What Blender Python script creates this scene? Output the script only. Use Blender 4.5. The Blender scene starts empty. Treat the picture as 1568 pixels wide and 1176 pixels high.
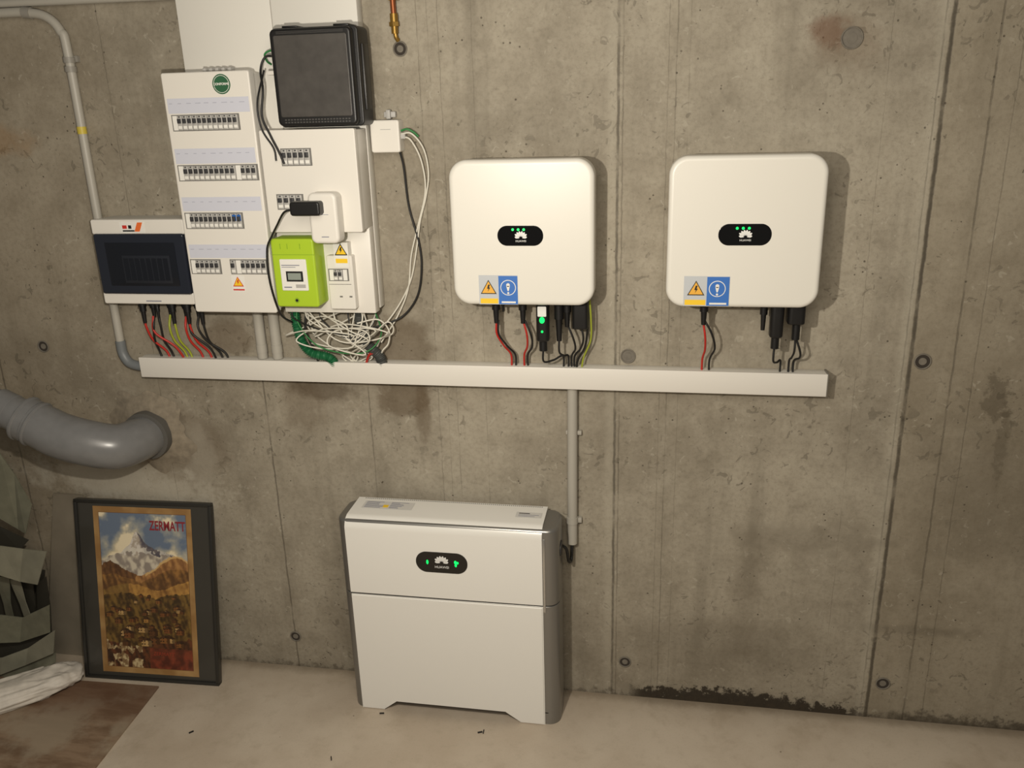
import bpy, bmesh, math, random
from mathutils import Vector, Matrix, noise
random.seed(7)
scn=bpy.context.scene
COL=scn.collection
pi=math.pi

# ------------------------------------------------------------------ materials
def s2l(c):
    return tuple(((x/255)/12.92 if x/255<=0.04045 else (((x/255)+0.055)/1.055)**2.4) for x in c)
_m={}
def mat(name,rgb,rough=.5,metal=0,bump=0,bscale=60,emit=0,var=0,coat=0,alpha=1,trans=0):
    if name in _m: return _m[name]
    m=bpy.data.materials.new(name); m.use_nodes=True
    nt=m.node_tree; b=nt.nodes['Principled BSDF']
    c=(*s2l(rgb),1)
    b.inputs['Base Color'].default_value=c
    b.inputs['Roughness'].default_value=rough
    b.inputs['Metallic'].default_value=metal
    b.inputs['Coat Weight'].default_value=coat
    b.inputs['Transmission Weight'].default_value=trans
    b.inputs['Alpha'].default_value=alpha
    if emit:
        b.inputs['Emission Color'].default_value=c; b.inputs['Emission Strength'].default_value=emit
    if bump or var:
        tc=nt.nodes.new('ShaderNodeTexCoord'); n=nt.nodes.new('ShaderNodeTexNoise')
        n.inputs['Scale'].default_value=bscale; n.inputs['Detail'].default_value=5
        nt.links.new(tc.outputs['Object'],n.inputs['Vector'])
        if bump:
            bp=nt.nodes.new('ShaderNodeBump'); bp.inputs['Strength'].default_value=bump; bp.inputs['Distance'].default_value=.002
            nt.links.new(n.outputs['Fac'],bp.inputs['Height']); nt.links.new(bp.outputs['Normal'],b.inputs['Normal'])
        if var:
            r=nt.nodes.new('ShaderNodeValToRGB'); e=r.color_ramp.elements
            e[0].position=.3; e[1].position=.7
            e[0].color=(c[0]*(1-var),c[1]*(1-var),c[2]*(1-var),1); e[1].color=(min(1,c[0]*(1+var)),min(1,c[1]*(1+var)),min(1,c[2]*(1+var)),1)
            nt.links.new(n.outputs['Fac'],r.inputs['Fac']); nt.links.new(r.outputs['Color'],b.inputs['Base Color'])
    _m[name]=m; return m

WHITE=mat('white_enclosure_plastic',(222,218,210),.42)
WHITE2=mat('white_painted_steel',(218,215,207),.5)
INV=mat('inverter_satin_white',(222,219,210),.33,bump=.08,bscale=900)
BATW=mat('battery_gloss_white',(228,226,220),.28)
SILV=mat('silver_trim',(140,138,134),.34,.7)
SILVD=mat('silver_trim_dark',(80,78,76),.4,.6)
BLACK=mat('black_plastic',(20,19,19),.4)
BLACKG=mat('black_gloss',(8,8,9),.08,coat=.5)
RUB=mat('black_cable_rubber',(22,21,20),.5)
REDC=mat('red_cable',(176,38,28),.45)
YGC=mat('yellow_green_cable',(150,160,48),.45)
GRNC=mat('green_cable',(40,120,60),.45)
WHC=mat('white_cable',(212,208,196),.5)
PVC=mat('grey_pvc_conduit',(168,164,154),.45)
DRAIN=mat('grey_pvc_drain',(116,116,116),.28,bump=.05,bscale=30,var=.06)
DRAIND=mat('dark_rubber_ring',(88,86,82),.5)
GREYM=mat('breaker_grey',(172,170,166),.5)
GREYD=mat('breaker_dark',(50,50,52),.5)
SLOT=mat('breaker_slot_shadow_plastic',(112,110,106),.6)
BLUE=mat('blue_mark',(40,96,170),.5)
LBL=mat('label_paper_blueish',(198,200,212),.6)
LBLT=mat('label_ink',(130,132,145),.6)
LBLF=mat('label_ink_faint',(168,170,184),.6)
PAPER=mat('label_white',(226,224,218),.6)
YEL=mat('warning_yellow',(238,196,40),.5)
YORG=mat('warning_orange_yellow',(228,170,60),.5)
RED=mat('label_red',(196,50,40),.5)
ORG=mat('label_orange',(225,110,50),.5)
INK=mat('label_black',(18,18,18),.5)
LED=mat('led_green',(0,205,80),.4,emit=2.2)
LOGO=mat('logo_grey_white',(225,225,222),.4)
LIME=mat('lime_green_plastic',(166,196,44),.4)
LIMED=mat('lime_green_plastic_dark',(140,172,38),.45)
LCD=mat('lcd_grey',(140,148,140),.25)
SMOKE=mat('smoked_window',(34,38,48),.12,coat=.4)
SMOKE2=mat('smoked_cover',(72,69,66),.34,bump=.15,bscale=25,var=.16)
COPPER=mat('copper_pipe',(150,88,54),.4,.7)
BRASS=mat('brass_fitting',(150,118,56),.4,.7)
STK_G=mat('sticker_green',(44,92,62),.5)
STK_B=mat('sticker_blue',(52,108,186),.45)
STK_BG=mat('sticker_bg',(186,190,194),.5)
FRAME=mat('poster_frame_black',(44,43,40),.3)
MATB=mat('poster_mount_charcoal',(62,60,55),.3,coat=.3)
PLUG=mat('tie_hole_plug',(112,106,96),.8,var=.15)
HOLE=mat('tie_hole_dark',(56,50,44),.95)

# ------------------------------------------------------------------ geometry helpers
def empty(name,loc=(0,0,0)):
    e=bpy.data.objects.new(name,None); e.location=loc; e.empty_display_size=.05; COL.objects.link(e); return e
def finish(name,bm,mats,parent=None,smooth=True,ang=35):
    bmesh.ops.recalc_face_normals(bm,faces=bm.faces)
    me=bpy.data.meshes.new(name); bm.to_mesh(me); bm.free()
    if not isinstance(mats,(list,tuple)): mats=[mats]
    for m in mats: me.materials.append(m)
    if smooth:
        for p in me.polygons: p.use_smooth=True
        me.set_sharp_from_angle(angle=math.radians(ang))
    o=bpy.data.objects.new(name,me); COL.objects.link(o)
    if parent: o.parent=parent
    return o
def bbox(bm,x0,x1,y0,y1,z0,z1,mi=0,bev=0,M=None):
    r=bmesh.ops.create_cube(bm,size=1); vs=r['verts']
    for v in vs: v.co=Vector(((x0+x1)/2+v.co.x*(x1-x0),(y0+y1)/2+v.co.y*(y1-y0),(z0+z1)/2+v.co.z*(z1-z0)))
    if M:
        for v in vs: v.co=M@v.co
    fs=set(f for v in vs for f in v.link_faces)
    for f in fs: f.material_index=mi
    if bev:
        es=set(e for v in vs for e in v.link_edges)
        rr=bmesh.ops.bevel(bm,geom=list(es),offset=bev,segments=2,affect='EDGES',profile=.5)
        for f in rr['faces']: f.material_index=mi
def box(name,x0,x1,y0,y1,z0,z1,m,parent=None,bev=.003):
    bm=bmesh.new(); bbox(bm,x0,x1,y0,y1,z0,z1,0,bev); return finish(name,bm,m,parent)
def ring2(a0,a1,b0,b1,r,ins,n=8):
    a0+=ins;a1-=ins;b0+=ins;b1-=ins; r=max(r-ins,.0004)
    pts=[]
    for (ca,cb,st) in ((a1-r,b1-r,0),(a0+r,b1-r,90),(a0+r,b0+r,180),(a1-r,b0+r,270)):
        for k in range(n+1):
            t=math.radians(st+90*k/n); pts.append((ca+r*math.cos(t),cb+r*math.sin(t)))
    return pts
def rr(name,a0,a1,b0,b1,c0,c1,r,e,m,parent=None,axis='Y',e0=0,n=8,es=5,bm=None,mi=0):
    """rounded-rect prism; c0 back/bottom, c1 front/top; axis Y: (a,c,b)  Z: (a,b,c)"""
    own=bm is None
    if own: bm=bmesh.new()
    s=1 if c1>c0 else -1
    lay=[]
    if e0:
        for k in range(es): t=pi/2*k/es; lay.append((e0*(1-math.sin(t)),c0+s*e0*(1-math.cos(t))))
        lay.append((0,c0+s*e0))
    else: lay.append((0,c0))
    if e:
        for k in range(es+1): t=pi/2*k/es; lay.append((e*(1-math.cos(t)),c1-s*e*(1-math.sin(t))))
        lay.append((e+.002,c1))
    else: lay.append((0,c1))
    rings=[]
    for ins,c in lay:
        rings.append([bm.verts.new((p[0],c,p[1]) if axis=='Y' else (p[0],p[1],c)) for p in ring2(a0,a1,b0,b1,r,ins,n)])
    L=len(rings[0])
    fs=[]
    for A,B in zip(rings,rings[1:]):
        for i in range(L):
            j=(i+1)%L; fs.append(bm.faces.new((A[i],A[j],B[j],B[i])))
    fs.append(bm.faces.new(rings[0])); fs.append(bm.faces.new(rings[-1]))
    for f in fs: f.material_index=mi
    if own: return finish(name,bm,m,parent)
def poly(name,pts,y0,y1,m,parent=None,bm=None,mi=0,axis='Y'):
    own=bm is None
    if own: bm=bmesh.new()
    f=lambda p,c:(p[0],c,p[1]) if axis=='Y' else ((c,p[0],p[1]) if axis=='X' else (p[0],p[1],c))
    A=[bm.verts.new(f(p,y0)) for p in pts]; B=[bm.verts.new(f(p,y1)) for p in pts]
    fs=[bm.faces.new(A),bm.faces.new(B)]
    for i in range(len(pts)):
        j=(i+1)%len(pts); fs.append(bm.faces.new((A[i],A[j],B[j],B[i])))
    for q in fs: q.material_index=mi
    if own: return finish(name,bm,m,parent,ang=30)
def circ(cx,cz,r,n=32,rz=None): 
    rz=rz or r
    return [(cx+r*math.cos(2*pi*k/n),cz+rz*math.sin(2*pi*k/n)) for k in range(n)]
def disc(name,cx,cz,r,y0,y1,m,parent=None,bm=None,mi=0,n=32,rz=None): return poly(name,circ(cx,cz,r,n,rz),y0,y1,m,parent,bm,mi)
def catmull(P,seg=10):
    P=[Vector(p) for p in P]
    if len(P)==2: return [P[0].lerp(P[1],k/seg) for k in range(seg+1)]
    Q=[P[0]*2-P[1]]+P+[P[-1]*2-P[-2]]; out=[]
    for i in range(1,len(Q)-2):
        a,b,c,d=Q[i-1:i+3]
        for k in range(seg):
            t=k/seg
            out.append(.5*((2*b)+(c-a)*t+(2*a-5*b+4*c-d)*t*t+(3*b-a-3*c+d)*t**3))
    out.append(P[-1]); return out
def sweepbm(bm,pts,rad,n=10,mi=0):
    R=rad if callable(rad) else (lambda t:rad)
    rings=[]; up=None; N=len(pts)
    for i,p in enumerate(pts):
        t=(pts[min(i+1,N-1)]-pts[max(i-1,0)])
        if t.length<1e-7: t=Vector((0,0,1))
        t.normalize()
        if up is None:
            up=Vector((0,1,0)) if abs(t.y)<.9 else Vector((1,0,0))
        up=(up-t*up.dot(t)).normalized(); sd=t.cross(up)
        r=R(i/(N-1))
        rings.append([bm.verts.new(p+up*r*math.cos(2*pi*k/n)+sd*r*math.sin(2*pi*k/n)) for k in range(n)])
    fs=[]
    for A,B in zip(rings,rings[1:]):
        for k in range(n):
            j=(k+1)%n; fs.append(bm.faces.new((A[k],A[j],B[j],B[k])))
    fs.append(bm.faces.new(rings[0])); fs.append(bm.faces.new(rings[-1]))
    for f in fs: f.material_index=mi
def tube(name,P,rad,m,parent=None,n=10,seg=10,straight=False):
    bm=bmesh.new(); pts=[Vector(p) for p in P] if straight else catmull(P,seg)
    sweepbm(bm,pts,rad,n); return finish(name,bm,m,parent,ang=50)
def text(name,body,size,loc,m,parent=None,ext=.0004,sx=1,align='CENTER',bold=0):
    cu=bpy.data.curves.new(name,'FONT'); cu.body=body; cu.size=size; cu.extrude=ext; cu.align_x=align; cu.offset=bold
    cu.materials.append(m)
    o=bpy.data.objects.new(name,cu); o.location=loc; o.rotation_euler=(pi/2,0,0); o.scale=(sx,1,1); COL.objects.link(o)
    if parent: o.parent=parent
    return o

# ------------------------------------------------------------------ node helper for wall / floor
class NB:
    def __init__(s,name):
        s.m=bpy.data.materials.new(name); s.m.use_nodes=True; s.nt=s.m.node_tree; s.b=s.nt.nodes['Principled BSDF']
        s.tc=s.nt.nodes.new('ShaderNodeTexCoord'); s.p=s.tc.outputs['Object']
        sp=s.nt.nodes.new('ShaderNodeSeparateXYZ'); s.nt.links.new(s.p,sp.inputs[0]); s.x,s.y,s.z=sp.outputs
    def lk(s,v,i):
        if isinstance(v,(int,float)): i.default_value=v
        elif isinstance(v,tuple): i.default_value=(*v,1) if len(v)==3 and len(i.default_value)==4 else v
        else: s.nt.links.new(v,i)
    def math(s,op,a,b=0,c=0,clamp=False):
        n=s.nt.nodes.new('ShaderNodeMath'); n.operation=op; n.use_clamp=clamp
        s.lk(a,n.inputs[0]); s.lk(b,n.inputs[1]); s.lk(c,n.inputs[2]); return n.outputs[0]
    def map(s,scale):
        n=s.nt.nodes.new('ShaderNodeMapping'); n.inputs['Scale'].default_value=scale; s.nt.links.new(s.p,n.inputs[0]); return n.outputs[0]
    def noise(s,scale,detail=4,rough=.55,vec=None,dist=0):
        n=s.nt.nodes.new('ShaderNodeTexNoise'); n.inputs['Scale'].default_value=scale; n.inputs['Detail'].default_value=detail
        n.inputs['Roughness'].default_value=rough; n.inputs['Distortion'].default_value=dist
        s.nt.links.new(vec or s.p,n.inputs['Vector']); return n.outputs['Fac']
    def vor(s,scale,vec=None):
        n=s.nt.nodes.new('ShaderNodeTexVoronoi'); n.inputs['Scale'].default_value=scale
        s.nt.links.new(vec or s.p,n.inputs['Vector']); return n.outputs['Distance'],n.outputs['Color']
    def step(s,v,lo,hi,a=0,b=1):
        n=s.nt.nodes.new('ShaderNodeMapRange'); n.interpolation_type='SMOOTHSTEP'
        s.lk(v,n.inputs[0]); 
        for i,k in enumerate((lo,hi,a,b)): n.inputs[i+1].default_value=k
        return n.outputs[0]
    def mix(s,f,a,b,mode='MIX'):
        n=s.nt.nodes.new('ShaderNodeMix'); n.data_type='RGBA'; n.blend_type=mode
        s.lk(f,n.inputs[0]); s.lk(a,n.inputs[6]); s.lk(b,n.inputs[7]); return n.outputs[2]
    def blob(s,cx,cz,rx,rz,wob,soft=.5,amp=.9,other=None):
        zz=other or s.z
        dx=s.math('DIVIDE',s.math('SUBTRACT',s.x,cx),rx); dz=s.math('DIVIDE',s.math('SUBTRACT',zz,cz),rz)
        d=s.math('SQRT',s.math('ADD',s.math('MULTIPLY',dx,dx),s.math('MULTIPLY',dz,dz)))
        d=s.math('ADD',d,s.math('MULTIPLY',s.math('SUBTRACT',wob,.5),amp*2))
        return s.step(d,1-soft,1+soft,1,0)

def wall_material():
    w=NB('formwork_concrete')
    A=s2l((163,155,139)); B=s2l((137,129,114)); 
    n1=w.noise(1.3,6,.6); n2=w.noise(9,8,.65); n3=w.noise(60,6,.7); st=w.noise(1.0,6,.6,w.map((9,1,.7)))
    col=w.mix(w.step(n1,.35,.65),B,A)
    col=w.mix(w.math('MULTIPLY',w.step(n2,.45,.72),.4),col,s2l((176,169,153)))
    col=w.mix(w.math('MULTIPLY',w.step(n2,.5,.3),.35),col,s2l((114,106,91)))
    col=w.mix(w.math('MULTIPLY',w.step(st,.5,.72),.35),col,s2l((114,107,93)))
    col=w.mix(w.math('MULTIPLY',w.step(n3,.42,.7),.28),col,s2l((96,88,74)))
    wob=w.math('MULTIPLY',w.math('SUBTRACT',w.noise(14,5,.7),.5),.012)
    xx=w.math('ADD',w.x,wob)
    pan=w.step(xx,.80,.83); col=w.mix(w.math('MULTIPLY',pan,.3),col,s2l((124,112,90)))
    col=w.mix(w.step(w.x,-1.6,-2.6,0,.3),col,s2l((120,104,80)))
    v=w.noise(26,3,.5,None,1.2); reg=w.step(w.noise(2.2,3,.5),.47,.58)
    chips=w.math('MULTIPLY',w.step(v,.61,.66),reg)
    col=w.mix(w.math('MULTIPLY',chips,.45),col,s2l((88,82,70)))
    v2=w.noise(48,4,.6,None,.8); chips2=w.math('MULTIPLY',w.step(v2,.66,.70),w.step(w.noise(3.1,3,.5),.42,.55))
    col=w.mix(w.math('MULTIPLY',chips2,.5),col,s2l((74,68,56)))
    v3=w.noise(34,3,.5,None,1.0); li=w.math('MULTIPLY',w.step(v3,.64,.70),w.step(w.noise(2.7,3,.5),.55,.48))
    col=w.mix(w.math('MULTIPLY',li,.3),col,s2l((186,180,165)))
    vd,vc=w.vor(34); pit=w.math('MULTIPLY',w.step(vd,.13,.08),w.step(w.noise(7,2),.52,.60))
    col=w.mix(w.math('MULTIPLY',pit,.75),col,s2l((64,57,46)))
    seams=[(-.150,.006,.8),(-.135,.003,.4),(.821,.009,.9),(.80,.004,.4),(.955,.005,.45),(.03,.003,.35),(.005,.002,.25),(-1.49,.005,.55),(-1.07,.004,.4),(-2.62,.006,.5),(.655,.002,.2),(-.62,.002,.22),(-1.93,.003,.25),(1.5,.006,.6),(-.80,.0025,.3),(-.73,.0025,.3),(-.765,.002,.2),(.07,.002,.2),(1.02,.003,.3)]
    seamh=None
    brk=w.noise(3.3,4,.6,w.map((3,1,2)))
    for sx,sw,sa in seams:
        d=w.math('ABSOLUTE',w.math('SUBTRACT',xx,sx))
        mk=w.step(d,sw,sw*.25)
        a=w.math('MULTIPLY',mk,w.math('MULTIPLY',w.step(brk,.35,.55,.3,1),sa))
        col=w.mix(a,col,s2l((70,64,54)))
        seamh=a if seamh is None else w.math('MAXIMUM',seamh,a)
    for sx in (-.168,.795):
        d=w.math('ABSOLUTE',w.math('SUBTRACT',xx,sx)); col=w.mix(w.math('MULTIPLY',w.step(d,.03,.0),.22),col,s2l((186,180,164)))
    wn=w.noise(6,6,.65); wf=w.noise(30,6,.7)
    brown=s2l((86,70,50)); lt=s2l((178,172,158))
    def bl(cx,cz,rx,rz,soft,amp,k,c,nz=None):
        nonlocal col
        col=w.mix(w.math('MULTIPLY',w.blob(cx,cz,rx,rz,nz or wn,soft,amp),k),col,c)
    bl(-.92,1.46,.10,.10,.3,1.2,.55,brown); bl(-.93,1.26,.13,.08,.3,1.4,.6,brown); bl(-1.22,1.27,.14,.04,.4,1.6,.6,s2l((72,58,42)))
    bl(-1.35,1.22,.08,.12,.4,1.4,.4,brown); bl(-1.62,1.47,.10,.06,.4,1.2,.5,brown); bl(-.86,1.20,.03,.10,.4,1.4,.5,brown)
    bl(.48,2.46,.045,.035,.6,2.2,.5,s2l((104,62,40)))
    bl(.53,2.43,.09,.07,.6,2.2,.3,s2l((106,86,66)))
    bl(-2.42,2.2,.14,.05,.5,1.6,.3,s2l((150,110,60)))
    bl(-1.90,1.02,.22,.16,.25,.9,.5,s2l((108,96,80)))
    bl(-2.25,.86,.30,.08,.35,1.6,.7,lt); bl(-2.02,.80,.28,.05,.6,1.8,.5,lt,wf)
    bl(-1.80,.9,.05,.2,.5,1.4,.3,lt)
    bl(.25,.28,.30,.1,.8,1.4,.3,s2l((90,82,68))); bl(.35,.55,.05,.25,.8,1.6,.3,s2l((96,86,70)))
    bl(1.10,1.30,.04,.08,.3,2.4,.5,s2l((76,67,53)),wf); bl(1.14,1.15,.02,.12,.3,2.4,.4,s2l((76,67,53)),wf); bl(1.15,.95,.3,.2,.6,2.2,.3,s2l((92,84,70)))
    bl(.55,.75,.25,.05,.4,2.0,.25,s2l((92,84,70)),wf); bl(.95,.40,.2,.02,.5,2.0,.25,s2l((66,58,46)),wf)
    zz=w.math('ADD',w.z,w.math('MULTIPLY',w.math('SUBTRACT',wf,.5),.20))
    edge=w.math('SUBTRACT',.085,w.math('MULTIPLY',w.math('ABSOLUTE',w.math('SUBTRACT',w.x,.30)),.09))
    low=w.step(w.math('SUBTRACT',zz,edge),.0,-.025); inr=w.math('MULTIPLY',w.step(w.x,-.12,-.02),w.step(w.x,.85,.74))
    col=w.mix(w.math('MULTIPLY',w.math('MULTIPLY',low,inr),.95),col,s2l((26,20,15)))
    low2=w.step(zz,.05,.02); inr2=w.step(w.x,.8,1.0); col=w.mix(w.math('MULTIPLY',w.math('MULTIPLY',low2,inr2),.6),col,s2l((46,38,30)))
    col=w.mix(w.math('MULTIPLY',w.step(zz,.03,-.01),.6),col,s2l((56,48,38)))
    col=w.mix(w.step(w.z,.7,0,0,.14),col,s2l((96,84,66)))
    w.lk(col,w.b.inputs['Base Color']); w.b.inputs['Roughness'].default_value=.72
    w.b.inputs['Specular IOR Level'].default_value=.3
    h=w.math('ADD',w.math('MULTIPLY',n3,.3),w.math('MULTIPLY',n2,.4))
    h=w.math('SUBTRACT',h,w.math('MULTIPLY',pit,.6)); h=w.math('SUBTRACT',h,w.math('MULTIPLY',seamh,.8)); h=w.math('SUBTRACT',h,w.math('MULTIPLY',chips,.2))
    bp=w.nt.nodes.new('ShaderNodeBump'); bp.inputs['Strength'].default_value=.5; bp.inputs['Distance'].default_value=.006
    w.lk(h,bp.inputs['Height']); w.nt.links.new(bp.outputs[0],w.b.inputs['Normal'])
    return w.m
def floor_material():
    w=NB('smooth_screed')
    n1=w.noise(1.6,5,.6); n2=w.noise(18,6,.65); n3=w.noise(120,4,.6); n4=w.noise(5,6,.7)
    col=w.mix(w.step(n1,.35,.65),s2l((178,164,146)),s2l((194,182,165)))
    col=w.mix(w.math('MULTIPLY',w.step(n2,.5,.75),.3),col,s2l((158,145,126)))
    col=w.mix(w.math('MULTIPLY',w.step(n4,.52,.7),.35),col,s2l((156,142,122)))
    col=w.mix(w.math('MULTIPLY',w.step(n3,.5,.75),.15),col,s2l((140,130,114)))
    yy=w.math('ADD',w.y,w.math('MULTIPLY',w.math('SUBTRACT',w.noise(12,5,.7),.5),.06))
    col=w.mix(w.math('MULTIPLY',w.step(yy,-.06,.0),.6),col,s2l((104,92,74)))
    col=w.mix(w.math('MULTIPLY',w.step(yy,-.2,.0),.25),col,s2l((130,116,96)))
    vd,vc=w.vor(9); sp=w.math('MULTIPLY',w.step(vd,.035,.02),.7); col=w.mix(sp,col,s2l((70,55,40)))
    w.lk(col,w.b.inputs['Base Color']); w.b.inputs['Roughness'].default_value=.5
    bp=w.nt.nodes.new('ShaderNodeBump'); bp.inputs['Strength'].default_value=.15; bp.inputs['Distance'].default_value=.003
    w.lk(n2,bp.inputs['Height']); w.nt.links.new(bp.outputs[0],w.b.inputs['Normal'])
    return w.m
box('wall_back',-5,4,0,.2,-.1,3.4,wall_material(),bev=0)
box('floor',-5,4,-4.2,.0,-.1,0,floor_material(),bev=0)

# ------------------------------------------------------------------ tie holes
for i,(x,z,r) in enumerate([(-.859,2.455,.022),(.542,2.434,.03),(-2.403,1.414,.022),(-.106,1.427,.024),(.858,1.431,.025),(-1.488,.152,.022),(-.099,.161,.022),(.867,.160,.024)]):
    bm=bmesh.new()
    ringpts=[Vector((x+r*math.cos(t),-.0028,z+r*math.sin(t))) for t in [2*pi*k/36 for k in range(37)]]
    sweepbm(bm,ringpts,.0026,6,0)
    dark = i in (0,2,4,5,6,7)
    disc('',x,z,r*.98,-.0002,-.0012,None,None,bm,1 if dark else 0)
    disc('',x,z,r*.5,-.0002,-.0025,None,None,bm,0)
    finish('tie_hole' if i==0 else 'tie_hole.%03d'%i,bm,[PLUG,HOLE])

# ------------------------------------------------------------------ inverter
def flower(bm,cx,cz,y,s,mi):
    for k in range(8):
        a=math.radians(12+k*156/7); d=Vector((math.cos(a),math.sin(a))); nrm=Vector((-d.y,d.x))
        L=s*(.95 if k in(0,7) else 1.1); pts=[]
        for (t,wd) in ((.25,.02),(.55,.13),(.8,.17),(1,.06)): pts.append(d*L*t+nrm*wd*s)
        for (t,wd) in ((1,.06),(.8,.17),(.55,.13),(.25,.02)): pts.append(d*L*t-nrm*wd*s)
        poly('',[(cx+p.x,cz+p.y) for p in pts],y,y-.0006,None,None,bm,mi)
def tri(cx,cz,s): return [(cx-s,cz-s*.8),(cx+s,cz-s*.8),(cx,cz+s*.95)]
def warn(bm,cx,cz,s,y,ink=0,yel=1):
    poly('',tri(cx,cz,s),y,y-.0006,None,None,bm,ink); poly('',tri(cx,cz-.02*s,s*.78),y-.0006,y-.001,None,None,bm,yel)
    poly('',[(cx-.05*s,cz+.4*s),(cx+.22*s,cz+.4*s),(cx+.05*s,cz+.05*s),(cx+.2*s,cz+.05*s),(cx-.1*s,cz-.5*s),(cx-.02*s,cz-.08*s),(cx-.2*s,cz-.08*s)],y-.001,y-.0014,None,None,bm,ink)
def inverter(name,x0,z0,pill,stk):
    W=.469;H=.47;e=empty(name,(0,0,0))
    rr('rear_heatsink_body',x0+.012,x0+W-.012,z0+.012,z0+H-.012,-.001,-.11,.05,.004,WHITE2,e)
    rr('front_cover',x0,x0+W,z0,z0+H,-.085,-.155,.058,.014,INV,e,e0=.004,n=12)
    bm=bmesh.new(); px0,px1,pz0,pz1=pill; y=-.155; cx=(px0+px1)/2; cz=(pz0+pz1)/2
    rr('',px0,px1,pz0,pz1,y+.002,y-.0015,(pz1-pz0)/2-.001,.001,None,bm=bm,mi=0,n=12)
    yy=y-.0016
    flower(bm,cx+.002,cz-.008,yy,.021,1)
    for k in range(3): disc('',cx-.024+.018*k,cz+.020,.0042,yy,yy-.0008,None,None,bm,2,16)
    finish('status_window',bm,[BLACKG,LOGO,LED],e)
    text('status_window_lettering','HUAWEI',.009,(cx+.002,yy-.0002,cz-.020),LOGO,e,.0002)
    bm=bmesh.new(); sx0,sx1,sz0,sz1=stk; y=-.1552
    sm=(sx0+sx1)/2; sc=(sz0+sz1)/2
    bbox(bm,sx0,sx1,y-.0006,y,sz0,sz1,0)
    bbox(bm,sx0+.004,sm-.002,y-.001,y,sz0+.003,sz0+.02,3)
    bbox(bm,sm+.001,sx1-.001,y-.001,y,sz0+.001,sz1-.002,4)
    yy=y-.001
    poly('',tri(sm-.033,sc+.008,.027),yy,yy-.0005,None,None,bm,1); poly('',tri(sm-.033,sc+.0075,.0225),yy-.0005,yy-.001,None,None,bm,2)
    poly('',[(sm-.034,sc+.018),(sm-.028,sc+.018),(sm-.031,sc+.008),(sm-.027,sc+.008),(sm-.036,sc-.006),(sm-.033,sc+.004),(sm-.038,sc+.004)],yy-.001,yy-.0014,None,None,bm,1)
    c=sm+.033; disc('',c,sc+.008,.026,yy,yy-.0005,None,None,bm,5); disc('',c,sc+.008,.0235,yy-.0005,yy-.0008,None,None,bm,4)
    disc('',c,sc+.017,.006,yy-.0008,yy-.0012,None,None,bm,5,20); poly('',[(c-.006,sc+.014),(c+.006,sc+.014),(c+.002,sc-.003),(c-.002,sc-.003)],yy-.0008,yy-.0012,None,None,bm,5); disc('',c,sc-.010,.0035,yy-.0008,yy-.0012,None,None,bm,5,14)
    bbox(bm,sm+.010,sx1-.008,yy-.0008,yy,sz0+.005,sz0+.011,5)
    finish('warning_label',bm,[STK_BG,INK,YORG,YEL,STK_B,PAPER],e)
    return e
inv1=inverter('solar_inverter',-.682,1.640,(-.527,-.377,1.838,1.903),(-.595,-.464,1.643,1.741))
inv2=inverter('solar_inverter',.016,1.641,(.171,.331,1.839,1.906),(.072,.214,1.646,1.742))
def plug(bm,x,z0,z1,y=-.08,r=.013,mi=0,collar=True):
    P=[Vector((x,y,z0)),Vector((x,y,z0-.002)),Vector((x,y,(z0+z1)/2)),Vector((x,y,(z0+z1)/2-.001)),Vector((x,y,z1))]
    rs=[r*.9,r*1.1,r*1.1,r*.8,r*.6]
    sweepbm(bm,P,lambda t:rs[round(t*4)],14,mi)
    if collar: sweepbm(bm,[Vector((x,y,z0-.018)),Vector((x,y,z0-.028))],r*1.35,14,mi)
def cab(name,P,m,parent,r=.0036): return tube(name,P,r,m,parent,8,8)
ZD=1.392
bm=bmesh.new()
for x in (-.555,-.462): plug(bm,x,1.655,1.56)
plug(bm,-.530,1.645,1.60,r=.006,collar=False)
plug(bm,-.338,1.655,1.50,r=.015); plug(bm,-.31,1.655,1.55,r=.013)
rr('',-.292,-.238,-.10,-.05,1.65,1.545,.012,.006,None,axis='Z',bm=bm)
finish('connectors',bm,BLACK,inv1)
bm=bmesh.new(); rr('',-.415,-.370,-.105,-.06,1.655,1.50,.016,.008,None,axis='Z',bm=bm); sweepbm(bm,[Vector((-.393,-.083,1.51)),Vector((-.393,-.083,1.465))],.014,14,0)
disc('',-.393,1.578,.009,-.1045,-.107,None,None,bm,1,20,.011); disc('',-.393,1.538,.004,-.1045,-.107,None,None,bm,1,12)
rr('',-.408,-.378,1.59,1.625,-.10,-.1062,.003,.001,None,bm=bm,mi=2)
finish('wireless_dongle',bm,[BLACK,LED,LOGO],inv1)
def drop(name,x0,x1,m,parent,zt=1.57,y0=-.08,sw=0,y1=-.035):
    zm=(zt+ZD)/2
    cab(name,[(x0,y0,zt),(x0+sw,y0,zt-.05),((x0+x1)/2+sw,(y0+y1)/2,zm-.01),(x1,y1,ZD+.04),(x1,y1,ZD-.02)],m,parent)
drop('lead_red_1',-.555,-.515,REDC,inv1); drop('lead_red_2',-.462,-.468,REDC,inv1,sw=.012)
drop('lead_black_1',-.548,-.500,RUB,inv1); drop('lead_black_2',-.456,-.455,RUB,inv1,sw=.02)
drop('lead_black_3',-.338,-.312,RUB,inv1,zt=1.51); drop('lead_black_4',-.31,-.30,RUB,inv1,zt=1.56,sw=.02)
drop('lead_black_5',-.393,-.33,RUB,inv1,zt=1.475); drop('lead_black_6',-.265,-.29,RUB,inv1,zt=1.56,sw=.01)
cab('lead_earth',[(-.235,-.08,1.655),(-.230,-.075,1.58),(-.232,-.06,1.50),(-.258,-.04,1.43),(-.268,-.035,1.37)],YGC,inv1,.0032)
cab('lead_black_7',[(-.245,-.08,1.655),(-.24,-.075,1.58),(-.25,-.06,1.48),(-.278,-.04,1.42),(-.284,-.035,1.37)],RUB,inv1,.004)
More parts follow.
